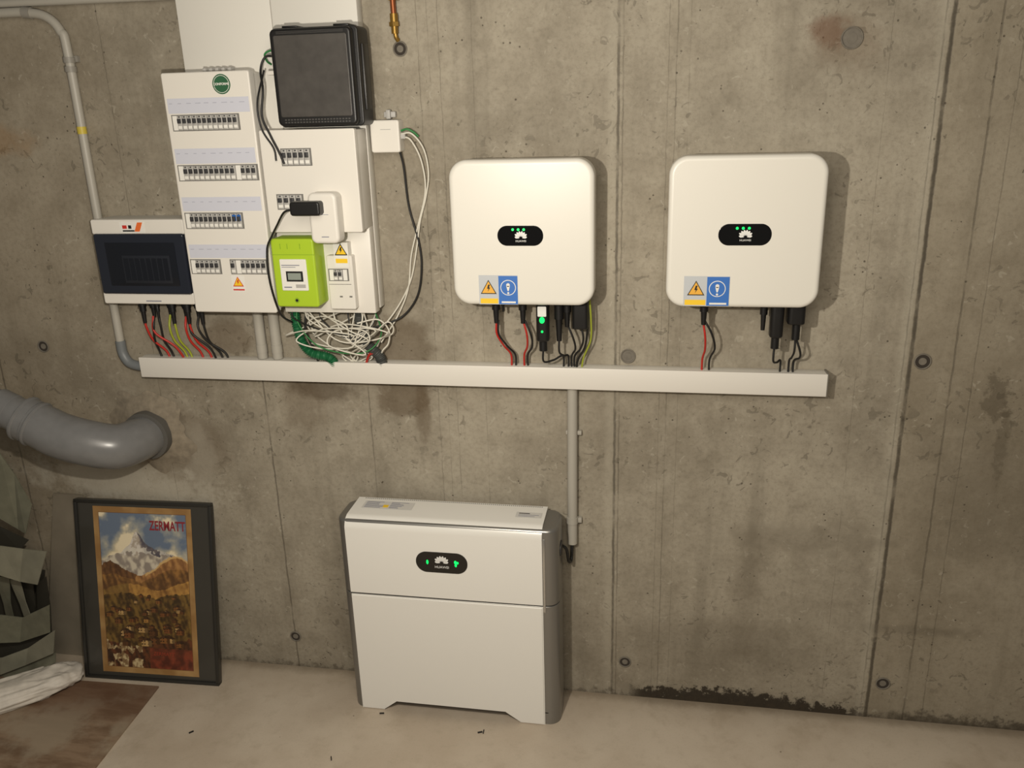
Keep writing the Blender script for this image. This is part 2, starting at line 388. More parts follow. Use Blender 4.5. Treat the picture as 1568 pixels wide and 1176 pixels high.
bm=bmesh.new(); plug(bm,.142,1.655,1.565); 
for x in (.178,.232,.262): plug(bm,x,1.66,1.625,r=.008,collar=False)
plug(bm,.332,1.655,1.55,r=.011); rr('',.352,.394,-.11,-.06,1.655,1.53,.014,.006,None,axis='Z',bm=bm); sweepbm(bm,[Vector((.373,-.085,1.535)),Vector((.373,-.085,1.49))],.013,14,0)
rr('',.405,.46,-.11,-.05,1.655,1.575,.014,.006,None,axis='Z',bm=bm); sweepbm(bm,[Vector((.437,-.08,1.58)),Vector((.437,-.08,1.52))],.013,14,0)
finish('connectors',bm,BLACK,inv2)
drop('lead_red',.142,.146,REDC,inv2,sw=.008); drop('lead_black_1',.142,.170,RUB,inv2,sw=.028,zt=1.585)
drop('lead_black_2',.373,.402,RUB,inv2,zt=1.495); drop('lead_black_3',.437,.430,RUB,inv2,zt=1.53); drop('lead_black_4',.437,.445,RUB,inv2,zt=1.53,sw=.018)

# ------------------------------------------------------------------ cable duct
e=empty('cable_trunking')
box('base_tray',-1.955,.552,-.050,-.0005,1.319,1.394,WHITE2,e,.002)
box('lid',-1.957,.554,-.060,-.046,1.317,1.396,WHITE,e,.003)
box('end_cap',.551,.557,-.058,-.001,1.316,1.397,mat('end_cap_shaded_grey',(120,116,108),.5),e,.001)  # cap coloured grey to paint in the shade at the duct's right end

# ------------------------------------------------------------------ conduits
e=empty('grey_conduit')
tube('pipe',[(-3.4,-.02,2.62),(-2.3,-.02,2.622),(-2.17,-.02,2.618),(-2.10,-.022,2.60),(-2.06,-.022,2.555),(-2.047,-.022,2.48),(-2.047,-.022,2.0),(-2.047,-.022,1.5),(-2.047,-.022,1.44)],.0155,PVC,e,14)
tube('elbow',[(-2.047,-.022,1.45),(-2.045,-.022,1.40),(-2.025,-.024,1.365),(-1.99,-.025,1.352),(-1.957,-.025,1.35)],.0185,mat('dark_grey_elbow',(112,116,118),.45),e,14)
bm=bmesh.new()
for z in (2.47,2.44): sweepbm(bm,[Vector((-2.047,-.022,z)),Vector((-2.047,-.022,z-.018))],.020,14)
sweepbm(bm,[Vector((-2.19,-.02,2.62)),Vector((-2.16,-.02,2.617))],.019,14)
bbox(bm,-2.075,-2.02,-.014,-.0005,2.455,2.475)
finish('clips',bm,mat('clip_grey',(140,136,128),.5),e)
tube('yellow_tag',[(-2.047,-.022,2.24),(-2.047,-.022,2.215)],.0163,mat('tag_yellow',(196,176,70),.5),e,14)
e=empty('grey_conduit')
tube('pipe',[(-3.4,-.018,2.660),(-1.62,-.018,2.648)],.014,PVC,e,14)
tube('coupling',[(-2.6,-.018,2.655),(-2.52,-.018,2.6545)],.017,PVC,e,14)
e=empty('grey_conduit')
bm=bmesh.new()
for x in (-1.462,-1.402): sweepbm(bm,[Vector((x,-.028,1.60)),Vector((x,-.028,1.397))],.019,16); sweepbm(bm,[Vector((x,-.028,1.45)),Vector((x,-.028,1.42))],.0205,16)
finish('pipes',bm,PVC,e)
e=empty('grey_conduit')
tube('pipe',[(-.300,-.022,1.316),(-.303,-.022,.69)],.0185,PVC,e,16)
bm=bmesh.new(); bbox(bm,-.325,-.268,-.02,-.0005,.775,.795,0,.002); bbox(bm,-.325,-.268,-.02,-.0005,1.13,1.145,0,.002)
sweepbm(bm,[Vector((-.303,-.022,.80)),Vector((-.303,-.022,.775))],.0215,16); finish('clips',bm,PVC,e)

# ------------------------------------------------------------------ battery
e=empty('home_battery')
X0,X1=-1.165,-.335; YB,YF=-.035,-.208
rr('lower_side_shell',X0,X1,YF,YB,.05,.523,.045,.002,SILV,e,axis='Z',n=10)
rr('upper_side_shell',X0,X1,YF,YB,.529,.836,.045,.014,SILV,e,axis='Z',n=10)
rr('core',X0+.006,X1-.006,YF+.006,YB-.004,.04,.80,.04,.002,SILVD,e,axis='Z')
rr('foot_1',X0,-1.035,YF,YB,0,.055,.045,.001,SILV,e,axis='Z'); rr('foot_2',-.482,X1,YF,YB,0,.055,.045,.001,SILV,e,axis='Z')
FX0,FX1=-1.128,-.392
bm=bmesh.new()
poly('',[(FX0,0),(-1.035,0),(-.985,.05),(-.545,.05),(-.488,0),(FX1,0),(FX1,.522),(FX0,.522)],-.19,-.216,None,None,bm,0)
bmesh.ops.bevel(bm,geom=[ed for ed in bm.edges if all(v.co.y<-.2 for v in ed.verts)],offset=.004,segments=3,affect='EDGES')
finish('lower_front_panel',bm,BATW,e)
prof=[(-.19,.530),(-.212,.530),(-.216,.533)]
cy,cz,rad=-.172,.800,.044
for k in range(0,11):
    t=pi-k*pi/20; prof.append((cy+rad*math.cos(t),cz+rad*math.sin(t)))
prof+=[(-.04,.846),(-.036,.842),(-.036,.80),(-.17,.78)]
bm=bmesh.new(); poly('',prof,FX0,FX1,None,None,bm,0,'X'); finish('upper_front_panel',bm,BATW,e,ang=25)
box('corner_trim_1',FX1,FX1+.010,-.212,-.19,.50,.80,mat('polished_edge',(190,188,184),.2,.8),e,.002)
bm=bmesh.new()
for k in range(90):
    x=-1.10+k*.0077; bbox(bm,x,x+.004,-.050,-.045,.8455,.8467,0)
finish('vent_slots',bm,SLOT,e)
bm=bmesh.new(); bbox(bm,-1.09,-.895,-.128,-.070,.8462,.8468,0)
for k in range(7):
    z=-.122+k*.0075; bbox(bm,-1.082,-1.082+random.uniform(.05,.09),z,z+.003,.8468,.8472,1)
    bbox(bm,-.985,-.985+random.uniform(.03,.075),z,z+.003,.8468,.8472,1)
bbox(bm,-1.01,-.99,-.118,-.098,.8468,.8473,3)
bbox(bm,-.50,-.405,-.135,-.095,.8462,.8468,0); bbox(bm,-.49,-.43,-.128,-.125,.8468,.8472,1); bbox(bm,-.49,-.415,-.118,-.115,.8468,.8472,1); bbox(bm,-.49,-.45,-.108,-.103,.8468,.8472,2)
finish('top_labels',bm,[mat('label_grey_paper',(206,204,200),.5),LBLT,INK,YEL],e)
bm=bmesh.new(); y=-.216
rr('',-.862,-.667,.642,.727,y+.002,y-.0015,.0415,.001,None,bm=bm,n=12)
yy=y-.0016; flower(bm,-.764,.683,yy,.027,1)
disc('',-.818,.685,.004,yy,yy-.0008,None,None,bm,2,12,.009); disc('',-.712,.690,.005,yy,yy-.0008,None,None,bm,2,12,.007);disc('',-.704,.688,.004,yy,yy-.0008,None,None,bm,2,12,.005); disc('',-.711,.678,.004,yy,yy-.0008,None,None,bm,2,12,.007)
finish('status_window',bm,[BLACKG,LOGO,LED],e); text('status_window_lettering','HUAWEI',.014,(-.764,yy-.0002,.662),LOGO,e,.0002)
bm=bmesh.new(); rr('',-.16,-.10,.70,.755,-.3345,-.331,.026,.002,None,bm=bm)
for v in bm.verts: v.co=Vector((v.co.y,v.co.x,v.co.z))
finish('side_grip',bm,GREYD,e)
tube('side_cable',[(-.333,-.10,.72),(-.318,-.09,.70),(-.312,-.07,.64),(-.306,-.04,.63),(-.303,-.022,.70)],.006,RUB,e)

# ------------------------------------------------------------------ breakers
def breakers(bm,x0,x1,z0,z1,y,n,gap=(),blue=()):
    bbox(bm,x0-.004,x1+.004,y-.0006,y+.002,z0-.003,z1+.003,0)
    w=(x1-x0)/n; h=z1-z0
    for k in range(n):
        a=x0+k*w
        if k in gap:
            bbox(bm,a+.0008,a+w-.0008,y-.003,y,z0,z1,4); continue
        bbox(bm,a+.0008,a+w-.0008,y-.006,y,z0,z1,1,.001)
        if k in blue: bbox(bm,a+.002,a+w-.002,y-.0075,y-.006,z0+h*.5,z1-.004,3)
        bbox(bm,a+w*.22,a+w*.78,y-.014,y-.006,z0+h*.48,z0+h*.80,2,.001)
        bbox(bm,a+w*.15,a+w*.85,y-.0066,y-.006,z0+h*.10,z0+h*.30,4)
        bbox(bm,a+w*.35,a+w*.65,y-.007,y-.0064,z0+h*.88,z0+h*.96,2)
BM=[SLOT,GREYM,GREYD,BLUE,PAPER]
# ------------------------------------------------------------------ upper trunk
e=empty('riser_trunking')
box('panel',-1.602,-1.272,-.050,-.0005,1.62,2.98,WHITE2,e,.003); box('panel_cover',-1.269,-.978,-.052,-.0005,1.60,2.98,WHITE2,e,.003)
# ------------------------------------------------------------------ consumer unit
e=empty('distribution_board'); y=-.16
bx=box('housing',-1.622,-1.326,-.135,-.0505,1.609,2.396,WHITE,e,.004)
rr('front_cover',-1.629,-1.320,1.603,2.402,-.125,y,.008,.005,WHITE,e)
bm=bmesh.new()
breakers(bm,-1.607,-1.374,2.222,2.268,y,13,(0,),())
breakers(bm,-1.612,-1.330,2.060,2.107,y,15,(0,11),())
breakers(bm,-1.612,-1.405,1.900,1.949,y,12,(0,),(10,11))
breakers(bm,-1.617,-1.510,1.743,1.789,y,6,(0,),())
breakers(bm,-1.468,-1.336,1.743,1.789,y,7,(1,),())
finish('breaker_rows',bm,BM,e)
bm=bmesh.new()
for (a,b) in ((2.275,2.322),(2.114,2.163),(1.957,2.004),(1.797,1.843)):
    bbox(bm,-1.618,-1.330,y-.001,y,a,b,0)
    for k in range(9):
        xx=-1.612+k*.031; 
        bbox(bm,xx,xx+random.uniform(.010,.020),y-.0013,y-.001,b-.017,b-.0148,1)
finish('circuit_labels',bm,[LBL,LBLF],e)
bm=bmesh.new(); disc('',-1.418,2.362,.031,y,y-.001,None,None,bm,0,40); disc('',-1.418,2.362,.027,y-.001,y-.0013,None,None,bm,1,40); disc('',-1.418,2.362,.0255,y-.0013,y-.0016,None,None,bm,0,40)
finish('approval_sticker',bm,[STK_G,PAPER],e); text('sticker_lettering','CONFORME',.010,(-1.418,y-.0018,2.359),PAPER,e,.0001,bold=.0003)
bm=bmesh.new(); bbox(bm,-1.475,-1.427,y-.0008,y,1.680,1.735,2); warn(bm,-1.451,1.713,.020,y-.0008,3,1); bbox(bm,-1.472,-1.430,y-.0012,y,1.683,1.688,3)
finish('warning_label',bm,[INK,YEL,PAPER,RED],e)
bm=bmesh.new()
for k in range(5): bbox(bm,-1.50+k*.022,-1.488+k*.022,-.12,-.09,2.395,2.414,0,.002)
finish('top_glands',bm,GREYM,e)
# ------------------------------------------------------------------ meter cabinet
e=empty('meter_cabinet'); y=-.17
box('upper_housing',-1.300,-.980,-.168,-.0525,1.889,2.212,WHITE,e,.003)
rr('upper_cover',-1.305,-.978,1.885,2.216,-.150,y,.006,.003,WHITE,e)
box('lower_housing',-1.318,-.980,-.098,-.0525,1.592,1.893,WHITE,e,.003)
rr('meter_socket',-1.133,-1.040,1.612,1.80,-.09,-.128,.006,.004,WHITE,e)
bm=bmesh.new()
breakers(bm,-1.232,-1.134,2.105,2.155,y,5,(),())
breakers(bm,-1.264,-1.177,1.964,2.009,y,4,(),())
breakers(bm,-1.125,-1.06,1.715,1.752,-.128,4,(0,3),())
finish('breaker_rows',bm,BM,e)
bm=bmesh.new(); bbox(bm,-1.102,-1.050,-.131,-.097,1.76,1.845,2); warn(bm,-1.076,1.82,.023,-.131,0,1); bbox(bm,-1.097,-1.055,-.1318,-.131,1.775,1.79,3); finish('warning_label',bm,[INK,YEL,PAPER,YEL],e)
bm=bmesh.new()
for k in range(2): bbox(bm,-1.095+k*.035,-1.085+k*.035,-.1295,-.128,1.655,1.66,0)
bbox(bm,-1.13,-1.05,-.129,-.128,1.70,1.7015,0); finish('socket_marks',bm,SLOT,e)
# ------------------------------------------------------------------ black box
e=empty('black_junction_enclosure')
rr('base_frame',-1.236,-.950,2.222,2.522,-.0525,-.145,.016,.004,BLACK,e)
rr('cover_frame',-1.230,-.962,2.226,2.518,-.140,-.176,.018,.008,BLACK,e)
rr('smoked_cover',-1.216,-.976,2.254,2.498,-.170,-.1785,.006,.002,SMOKE2,e)
bm=bmesh.new()
for k in range(22):
    for z in (2.236,2.244): bbox(bm,-1.205+k*.0102,-1.199+k*.0102,-.1775,-.175,z,z+.004,0)
for k in range(3): bbox(bm,-1.205,-.985,-.1778,-.175,2.502+k*.003,2.503+k*.003,0)
finish('grille_marks',bm,mat('grille_dark_grey',(70,68,66),.5),e)
bm=bmesh.new()
bbox(bm,-.955,-.945,-.12,-.07,2.27,2.47,0,.002)
bbox(bm,-1.20,-1.15,-.14,-.06,2.520,2.528,0,.002);bbox(bm,-1.03,-.98,-.14,-.06,2.520,2.528,0,.002)
finish('hinges',bm,BLACK,e)
tube('sensor_lead',[(-1.232,-.12,2.44),(-1.275,-.12,2.44),(-1.292,-.13,2.40),(-1.275,-.165,2.34),(-1.285,-.172,2.26),(-1.262,-.176,2.20),(-1.238,-.180,2.15),(-1.222,-.182,2.11)],.0038,RUB,e,8)
tube('sensor_lead_2',[(-1.285,-.12,2.40),(-1.297,-.17,2.30),(-1.29,-.174,2.22),(-1.255,-.178,2.16),(-1.25,-.18,2.12)],.0032,RUB,e,8)
tube('earth_lead',[(-1.230,-.10,2.455),(-1.262,-.10,2.46),(-1.285,-.10,2.45),(-1.290,-.08,2.43),(-1.285,-.06,2.42)],.0032,GRNC,e,8)
box('lead_clip',-1.272,-1.232,-.13,-.09,2.385,2.398,WHITE,e,.002)
# ------------------------------------------------------------------ lime meter
e=empty('energy_meter'); 
rr('housing',-1.303,-1.150,1.632,1.866,-.0985,-.185,.010,.006,LIME,e)
bm=bmesh.new(); y=-.185
rr('',-1.276,-1.181,1.690,1.798,y,y-.004,.004,.002,None,bm=bm,mi=0)
bbox(bm,-1.256,-1.196,y-.0052,y,1.722,1.757,1); bbox(bm,-1.250,-1.203,y-.0056,y,1.728,1.751,2)
bbox(bm,-1.270,-1.205,y-.0045,y,1.776,1.779,3); bbox(bm,-1.270,-1.22,y-.0045,y,1.770,1.772,3); bbox(bm,-1.268,-1.24,y-.0045,y,1.7,1.704,3);bbox(bm,-1.225,-1.19,y-.0045,y,1.7,1.712,4)
disc('',-1.228,1.656,.009,y,y-.002,None,None,bm,5,20); disc('',-1.228,1.656,.005,y-.002,y-.003,None,None,bm,1,16)
for xx in (-1.27,-1.245,-1.20): bbox(bm,xx,xx+.003,y-.001,y,1.832,1.85,5)
bbox(bm,-1.303,-1.150,y-.001,y,1.812,1.814,5)
finish('meter_face',bm,[PAPER,INK,LCD,LBLT,GREYM,LIMED],e)
# ------------------------------------------------------------------ adapter
e=empty('powerline_adapter')
rr('body',-1.138,-1.040,1.856,2.020,-.1715,-.225,.020,.010,WHITE,e,e0=.003,n=8)
bm=bmesh.new()
rr('',-1.186,-1.084,1.951,1.996,-.222,-.262,.010,.006,None,bm=bm)
sweepbm(bm,catmull([(-1.186,-.243,1.97),(-1.215,-.243,1.96),(-1.255,-.22,1.915),(-1.283,-.205,1.88),(-1.312,-.195,1.83),(-1.318,-.19,1.72),(-1.313,-.15,1.60),(-1.305,-.08,1.55)],10),.0036,8)
finish('power_plug',bm,BLACK,e)
bm=bmesh.new(); bbox(bm,-1.10,-1.075,-.2256,-.2248,1.877,1.880); bbox(bm,-1.105,-1.07,-.2256,-.2248,1.95,1.9515); finish('adapter_marks',bm,LBLT,e)
# ------------------------------------------------------------------ PV protection box
e=empty('protection_box')
rr('housing',-2.008,-1.652,1.622,1.924,-.001,-.098,.014,.006,mat('light_grey_plastic',(196,193,185),.45),e)
rr('top_cover',-2.010,-1.650,1.872,1.925,-.09,-.122,.008,.005,WHITE,e); rr('bottom_cover',-2.010,-1.650,1.620,1.664,-.09,-.122,.008,.005,WHITE,e)
rr('smoked_window',-2.004,-1.652,1.658,1.876,-.09,-.132,.010,.008,SMOKE,e)
bm=bmesh.new(); y=-.1325
bbox(bm,-1.96,-1.69,y-.0015,y+.001,1.690,1.845,0,.001)
bbox(bm,-1.90,-1.715,y-.0025,y+.001,1.700,1.80,1,.001)
for k in range(8): bbox(bm,-1.895+k*.022,-1.877+k*.022,y-.0032,y,1.71,1.79,0)
finish('window_ridge',bm,[mat('smoke_dark',(24,27,34),.15),mat('smoke_mid',(36,39,46),.2)],e)
bm=bmesh.new(); y=-.122; bbox(bm,-1.895,-1.80,y-.0008,y,1.879,1.917,0)
bbox(bm,-1.885,-1.868,y-.0014,y,1.893,1.905,1); bbox(bm,-1.862,-1.85,y-.0014,y,1.893,1.905,2)
poly('',[(-1.84,1.883),(-1.82,1.883),(-1.805,1.915),(-1.825,1.915)],y,y-.0014,None,None,bm,3); bbox(bm,-1.885,-1.84,y-.0014,y,1.883,1.888,2)
bbox(bm,-1.84,-1.78,y-.001,y,1.63,1.634,4)
finish('front_label',bm,[PAPER,RED,INK,ORG,LBLT],e)
bm=bmesh.new()
xs=[-1.895,-1.865,-1.835,-1.80,-1.775,-1.735,-1.715,-1.685,-1.66]
for k,x in enumerate(xs): plug(bm,x,1.628,1.555 if k%2 else 1.535,y=-.07+.02*(k%2),r=.011 if k not in (2,3) else .007)
finish('connectors',bm,BLACK,e)
dest=[-1.84,-1.87,-1.82,-1.765,-1.745,-1.70,-1.665,-1.60,-1.62]
cols=[REDC,RUB,RUB,YGC,YGC,REDC,REDC,RUB,RUB]
for k,x in enumerate(xs):
    d=dest[k]
    cab('lead_%d'%(k+1),[(x,-.07+.02*(k%2),1.565),(x+.002,-.07,1.52),(x*.6+d*.4-.01,-.055,1.465),(d-.012,-.03,1.415),(d,-.03,1.37)],cols[k],e,.0042)
cab('lead_10',[(-1.865,-.06,1.56),(-1.862,-.07,1.50),(-1.80,-.05,1.44),(-1.775,-.03,1.37)],REDC,e,.0042)
cab('lead_11',[(-1.715,-.06,1.56),(-1.712,-.07,1.50),(-1.66,-.05,1.44),(-1.645,-.03,1.37)],RUB,e,.0042)
# ------------------------------------------------------------------ white junction box
e=empty('junction_box')
rr('box',-.966,-.866,2.132,2.236,-.001,-.052,.008,.005,WHITE,e)
bm=bmesh.new(); bbox(bm,-.930,-.895,-.0528,-.051,2.205,2.207); bbox(bm,-.868,-.852,-.035,-.015,2.175,2.190); finish('marks',bm,GREYM,e)
tube('earth_tail',[(-.866,-.03,2.20),(-.845,-.03,2.205),(-.825,-.025,2.195),(-.81,-.02,2.18)],.0035,GRNC,e,8)
tube('white_lead_1',[(-.866,-.03,2.19),(-.83,-.03,2.19),(-.795,-.02,2.14),(-.785,-.012,2.06),(-.80,-.01,1.98),(-.825,-.01,1.90),(-.845,-.01,1.80),(-.87,-.01,1.70),(-.91,-.015,1.62),(-.96,-.03,1.55),(-1.01,-.05,1.50)],.003,WHC,e,8)
tube('white_lead_2',[(-.866,-.03,2.18),(-.835,-.03,2.17),(-.805,-.02,2.10),(-.80,-.012,2.0),(-.835,-.01,1.88),(-.865,-.01,1.78),(-.885,-.01,1.66),(-.93,-.02,1.56),(-.99,-.04,1.47)],.003,WHC,e,8)
tube('black_lead',[(-.875,-.03,2.135),(-.868,-.02,2.08),(-.862,-.01,1.95),(-.835,-.01,1.83),(-.83,-.01,1.74),(-.85,-.01,1.64),(-.90,-.015,1.57),(-.96,-.03,1.54),(-1.05,-.05,1.52),(-1.13,-.06,1.53)],.0038,RUB,e,8)
# ------------------------------------------------------------------ cable tangle
e=empty('cable_bundle')
random.seed(21)
for k in range(9):
    xs0=random.uniform(-1.30,-1.02); 
    P=[(xs0,-.06,1.60)]
    cx=random.uniform(-1.20,-1.03); cz=random.uniform(1.48,1.53)
    a0=random.uniform(0,6.28); dr=random.choice((-1,1)); rx=random.uniform(.07,.15); rz=random.uniform(.025,.05)
    for q in range(random.randint(2,4)):
        a=a0+dr*q*1.3; P.append((cx+rx*math.cos(a),-.05-random.uniform(0,.07),cz+rz*math.sin(a)))
    P.append((random.uniform(-1.16,-1.02),-.035,1.42)); P.append((random.uniform(-1.14,-1.04),-.03,1.37))
    cab('white_lead_%d'%k,P,WHC,e,.0027)
for k in range(6):
    a=-1.30+k*.05
    cab('upper_lead_%d'%k,[(a,-.06,1.61),(a+.01,-.08,1.56),(-1.12+.01*k,-.09,1.51-.006*k),(-1.02,-.07,1.53),(-.99,-.05,1.595)],WHC if k%2 else RUB,e,.0028)
cab('white_loop',[(-1.0,-.03,1.40),(-.985,-.05,1.44),(-.96,-.05,1.47),(-.955,-.05,1.52),(-.99,-.06,1.56),(-1.06,-.08,1.55)],WHC,e,.003)
cab('green_lead',[(-1.29,-.06,1.61),(-1.28,-.08,1.54),(-1.2,-.09,1.46),(-1.05,-.08,1.44),(-.985,-.05,1.5),(-1.0,-.06,1.6)],GRNC,e,.0026)
cab('red_lead',[(-1.0,-.04,1.37),(-1.0,-.05,1.42),(-1.03,-.06,1.43),(-1.06,-.04,1.37)],REDC,e,.0045)
bm=bmesh.new(); sweepbm(bm,catmull([(-1.305,-.05,1.60),(-1.30,-.055,1.53),(-1.285,-.06,1.47),(-1.25,-.06,1.43),(-1.19,-.05,1.41),(-1.17,-.04,1.37)],30),lambda t:.0165+.0025*math.sin(t*260),14)
finish('green_corrugated_conduit',bm,mat('green_conduit',(30,100,62),.45),e,ang=80)
bm=bmesh.new(); sweepbm(bm,catmull([(-1.06,-.05,1.60),(-1.06,-.05,1.54),(-1.04,-.05,1.47),(-1.0,-.045,1.42),(-.99,-.04,1.38)],30),lambda t:.018+.002*math.sin(t*240),14)
finish('grey_corrugated_conduit',bm,mat('dark_conduit',(70,72,70),.5),e,ang=80)
cab('black_lead_2',[(-1.25,-.06,1.61),(-1.262,-.07,1.52),(-1.24,-.06,1.44),(-1.235,-.04,1.37)],RUB,e,.0045)
# ------------------------------------------------------------------ copper pipe
e=empty('copper_gas_pipe')
tube('pipe',[(-.872,-.018,3.0),(-.870,-.018,2.70),(-.868,-.018,2.54)],.009,COPPER,e,14)
bm=bmesh.new()
for a,b,r in ((2.56,2.535,.013),(2.535,2.522,.017),(2.522,2.50,.011)): sweepbm(bm,[Vector((-.868,-.018,a)),Vector((-.868,-.018,b))],r,6 if r>.015 else 16)
sweepbm(bm,catmull([(-.868,-.018,2.51),(-.866,-.016,2.49),(-.862,-.008,2.48)],6),.007,10)
bbox(bm,-.885,-.85,-.012,-.0005,2.60,2.615)
finish('valve_fitting',bm,BRASS,e)
e=empty('pipe_clip'); bm=bmesh.new(); bbox(bm,-.925,-.885,-.02,-.0005,2.243,2.262,0,.003); bbox(bm,-.915,-.90,-.03,-.01,2.238,2.268,0,.003); finish('clip_body',bm,GREYM,e)

# ------------------------------------------------------------------ drain pipe
e=empty('drain_pipe')
P=[(-3.6,-.25,1.80),(-2.95,-.24,1.487),(-2.43,-.235,1.237)]
tube('straight_pipe',P,.058,DRAIN,e,32)
d=(Vector(P[2])-Vector(P[1])).normalized()
p2=Vector(P[2])
bm=bmesh.new()
S0=[p2-d*.03,p2-d*.028,p2+d*.03,p2+d*.032,p2+d*.075,p2+d*.078,p2+d*.12]
rs=[.060,.068,.068,.066,.068,.084,.084]
sweepbm(bm,S0,lambda t:rs[round(t*6)],36); finish('socket_collar',bm,DRAIN,e)
p3=p2+d*.115
path=catmull([p3,p3+d*.06,p3+d*.12,Vector((-2.125,-.222,1.105)),Vector((-2.035,-.18,1.075)),Vector((-1.995,-.10,1.07)),Vector((-1.985,-.02,1.07))],12)
tube('elbow',path,lambda t:.082+.005*math.sin(pi*t),DRAIN,e,40,straight=True)
bm=bmesh.new(); sweepbm(bm,[Vector((-1.985,-.065,1.07)),Vector((-1.985,-.063,1.07)),Vector((-1.985,-.03,1.07)),Vector((-1.985,-.001,1.07))],lambda t:(.083,.096,.098,.098)[round(t*3)],40); finish('wall_socket',bm,DRAIND,e)
bm=bmesh.new()
for q in (-.035,.015): 
    c=p3+d*q; sweepbm(bm,[c,c+d*.004,c+d*.010,c+d*.014],lambda t:(.084,.089,.089,.084)[round(t*3)],36)
finish('raised_beads',bm,DRAIN,e)
bm=bmesh.new(); n=60; rings=[]
for rad,yy in ((.095,-.035),(.115,-.026),(.135,-.014),(.165,-.0008)):
    rw=[]
    for k in range(n):
        a=2*pi*k/n; nz=noise.noise(Vector((math.cos(a)*2.5,math.sin(a)*2.5,.3+rad*6)))
        R=rad*(1+.25*nz*(rad-.09)/.05); rw.append(bm.verts.new((-1.985+R*math.cos(a),min(-.0006,yy+.010*nz),1.07+R*math.sin(a))))
    rings.append(rw)
for A,B in zip(rings,rings[1:]):
    for k in range(n): j=(k+1)%n; bm.faces.new((A[k],A[j],B[j],B[k]))
bm.faces.new(rings[0])
finish('mortar_collar',bm,mat('mortar',(132,122,106),.9,bump=.8,bscale=40,var=.2),e)

# ------------------------------------------------------------------ framed poster
e=empty('framed_travel_poster',(-2.073,-.186,0.001)); e.rotation_euler=(-math.atan2(.152,.765),0,math.radians(2.2))
W=.605;H=.782
bm=bmesh.new()
t=.014
for a in ((-W/2,W/2,0,t),(-W/2,W/2,H-t,H)): bbox(bm,a[0],a[1],0,.028,a[2],a[3],0,.002)
for a in ((-W/2,-W/2+t),(W/2-t,W/2)): bbox(bm,a[0],a[1],0,.028,t*.5,H-t*.5,0,.002)
finish('frame',bm,FRAME,e)
box('mount_board',-W/2+.01,W/2-.01,.010,.024,.01,H-.01,MATB,e,0)
pw0,pw1,ph0,ph1=-.222,.212,.030,H-.028
NX,NZ=200,340
def fb(x,y,s,o=0,oc=3): return noise.fractal(Vector((x*s+o,y*s*1.5,o)),1.0,2.0,oc)
def mixc(a,b,t):
    t=max(0,min(1,t)); return tuple(a[i]*(1-t)+b[i]*t for i in range(3))
def sil(L,u):
    for (a,b),(c,d) in zip(L,L[1:]):
        if u<=c: return b+(d-b)*(u-a)/(c-a)
    return L[-1][1]
PEAK=[(0,.70),(.12,.73),(.24,.75),(.30,.785),(.36,.825),(.40,.875),(.43,.893),(.46,.875),(.50,.83),(.56,.80),(.64,.78),(.8,.75),(1,.72)]
HILL=[(0,.665),(.1,.70),(.2,.665),(.30,.63),(.4,.605),(.5,.615),(.6,.645),(.7,.70),(.8,.735),(.9,.745),(1,.71)]
H2=[(0,.60),(.15,.61),(.3,.585),(.45,.56),(.6,.60),(.75,.64),(.9,.66),(1,.64)]
MID=[(0,.50),(.12,.53),(.3,.555),(.5,.53),(.65,.505),(.8,.54),(1,.58)]
VIL=[(0,.46),(.2,.49),(.4,.475),(.6,.46),(.8,.49),(1,.50)]
FORE=[(0,.17),(.2,.15),(.4,.13),(.6,.17),(.8,.19),(1,.20)]
def pcol(u,v):
    if u<.055 or u>.945 or v<.035 or v>.965: return mixc((172,138,90),(146,110,66),.5+fb(u,v,5))
    if u<.060 or u>.940 or v<.038 or v>.962: return (112,78,46)
    U=(u-.06)/.88; V=(v-.04)/.92
    n=fb(U,V,3.5,1.3); n2=fb(U,V,12,3.1); n3=fb(U,V,28,7.7,3)
    st=noise.noise(Vector(((U+V*.6)*26,(V-U*.3)*9,2.2)))+.5*n3
    cl=fb(U*.8,V*1.0,3.6,5.2,5)
    c=mixc((104,118,138),(222,206,168),.42+1.6*cl+(.86-V)*1.8)
    if cl>.14: c=mixc(c,(234,220,188),min(1,(cl-.14)*6))
    pk=sil(PEAK,U)+.012*n2
    if V<pk:
        ridge=.435+(.893-V)*.45+.03*n2
        t=max(0,min(1,(U-ridge)*40+.5))
        c=mixc(mixc((176,164,148),(212,204,194),.5+2*n3),mixc((112,104,104),(86,82,90),.5+2*n3),t)
        if V<.79+.06*n2 and n2>-.05: c=mixc(c,(218,212,198),.75)
        if V<.74+.03*n2: c=mixc((206,196,176),(146,136,126),.5+1.8*n2)
    h=sil(HILL,U)+.014*n2
    if V<h:
        c=mixc((118,82,50),(78,52,34),.5+st) if U<.40+.05*n2 else mixc((176,130,78),(126,86,52),.5+st)
        if h-V<.014 and U>.5: c=(204,168,112)
    h2=sil(H2,U)+.012*n2
    if V<h2: c=mixc((156,112,60),(92,64,38),.45+st*.9+(h2-V)*4)
    m=sil(MID,U)+.010*n2
    if V<m:
        c=mixc((186,140,72),(122,84,44),.4+.8*st+.4*n)
        if U<.3: c=mixc(c,(98,80,42),.5)
    g=sil(VIL,U)+.014*n2
    if V<g: c=mixc((126,98,48),(58,44,26),.5+st+.5*n2)
    f=sil(FORE,U)+.02*n2
    if V<f:
        c=mixc((104,60,36),(52,34,24),.5+st)
        if U<.42 and n2>.0: c=mixc((196,176,134),(130,104,72),.5+n3*2)
        if U>.5 and V<.13: c=mixc((132,62,42),(84,42,30),.5+n2)
    return c
random.seed(5)
houses=[]
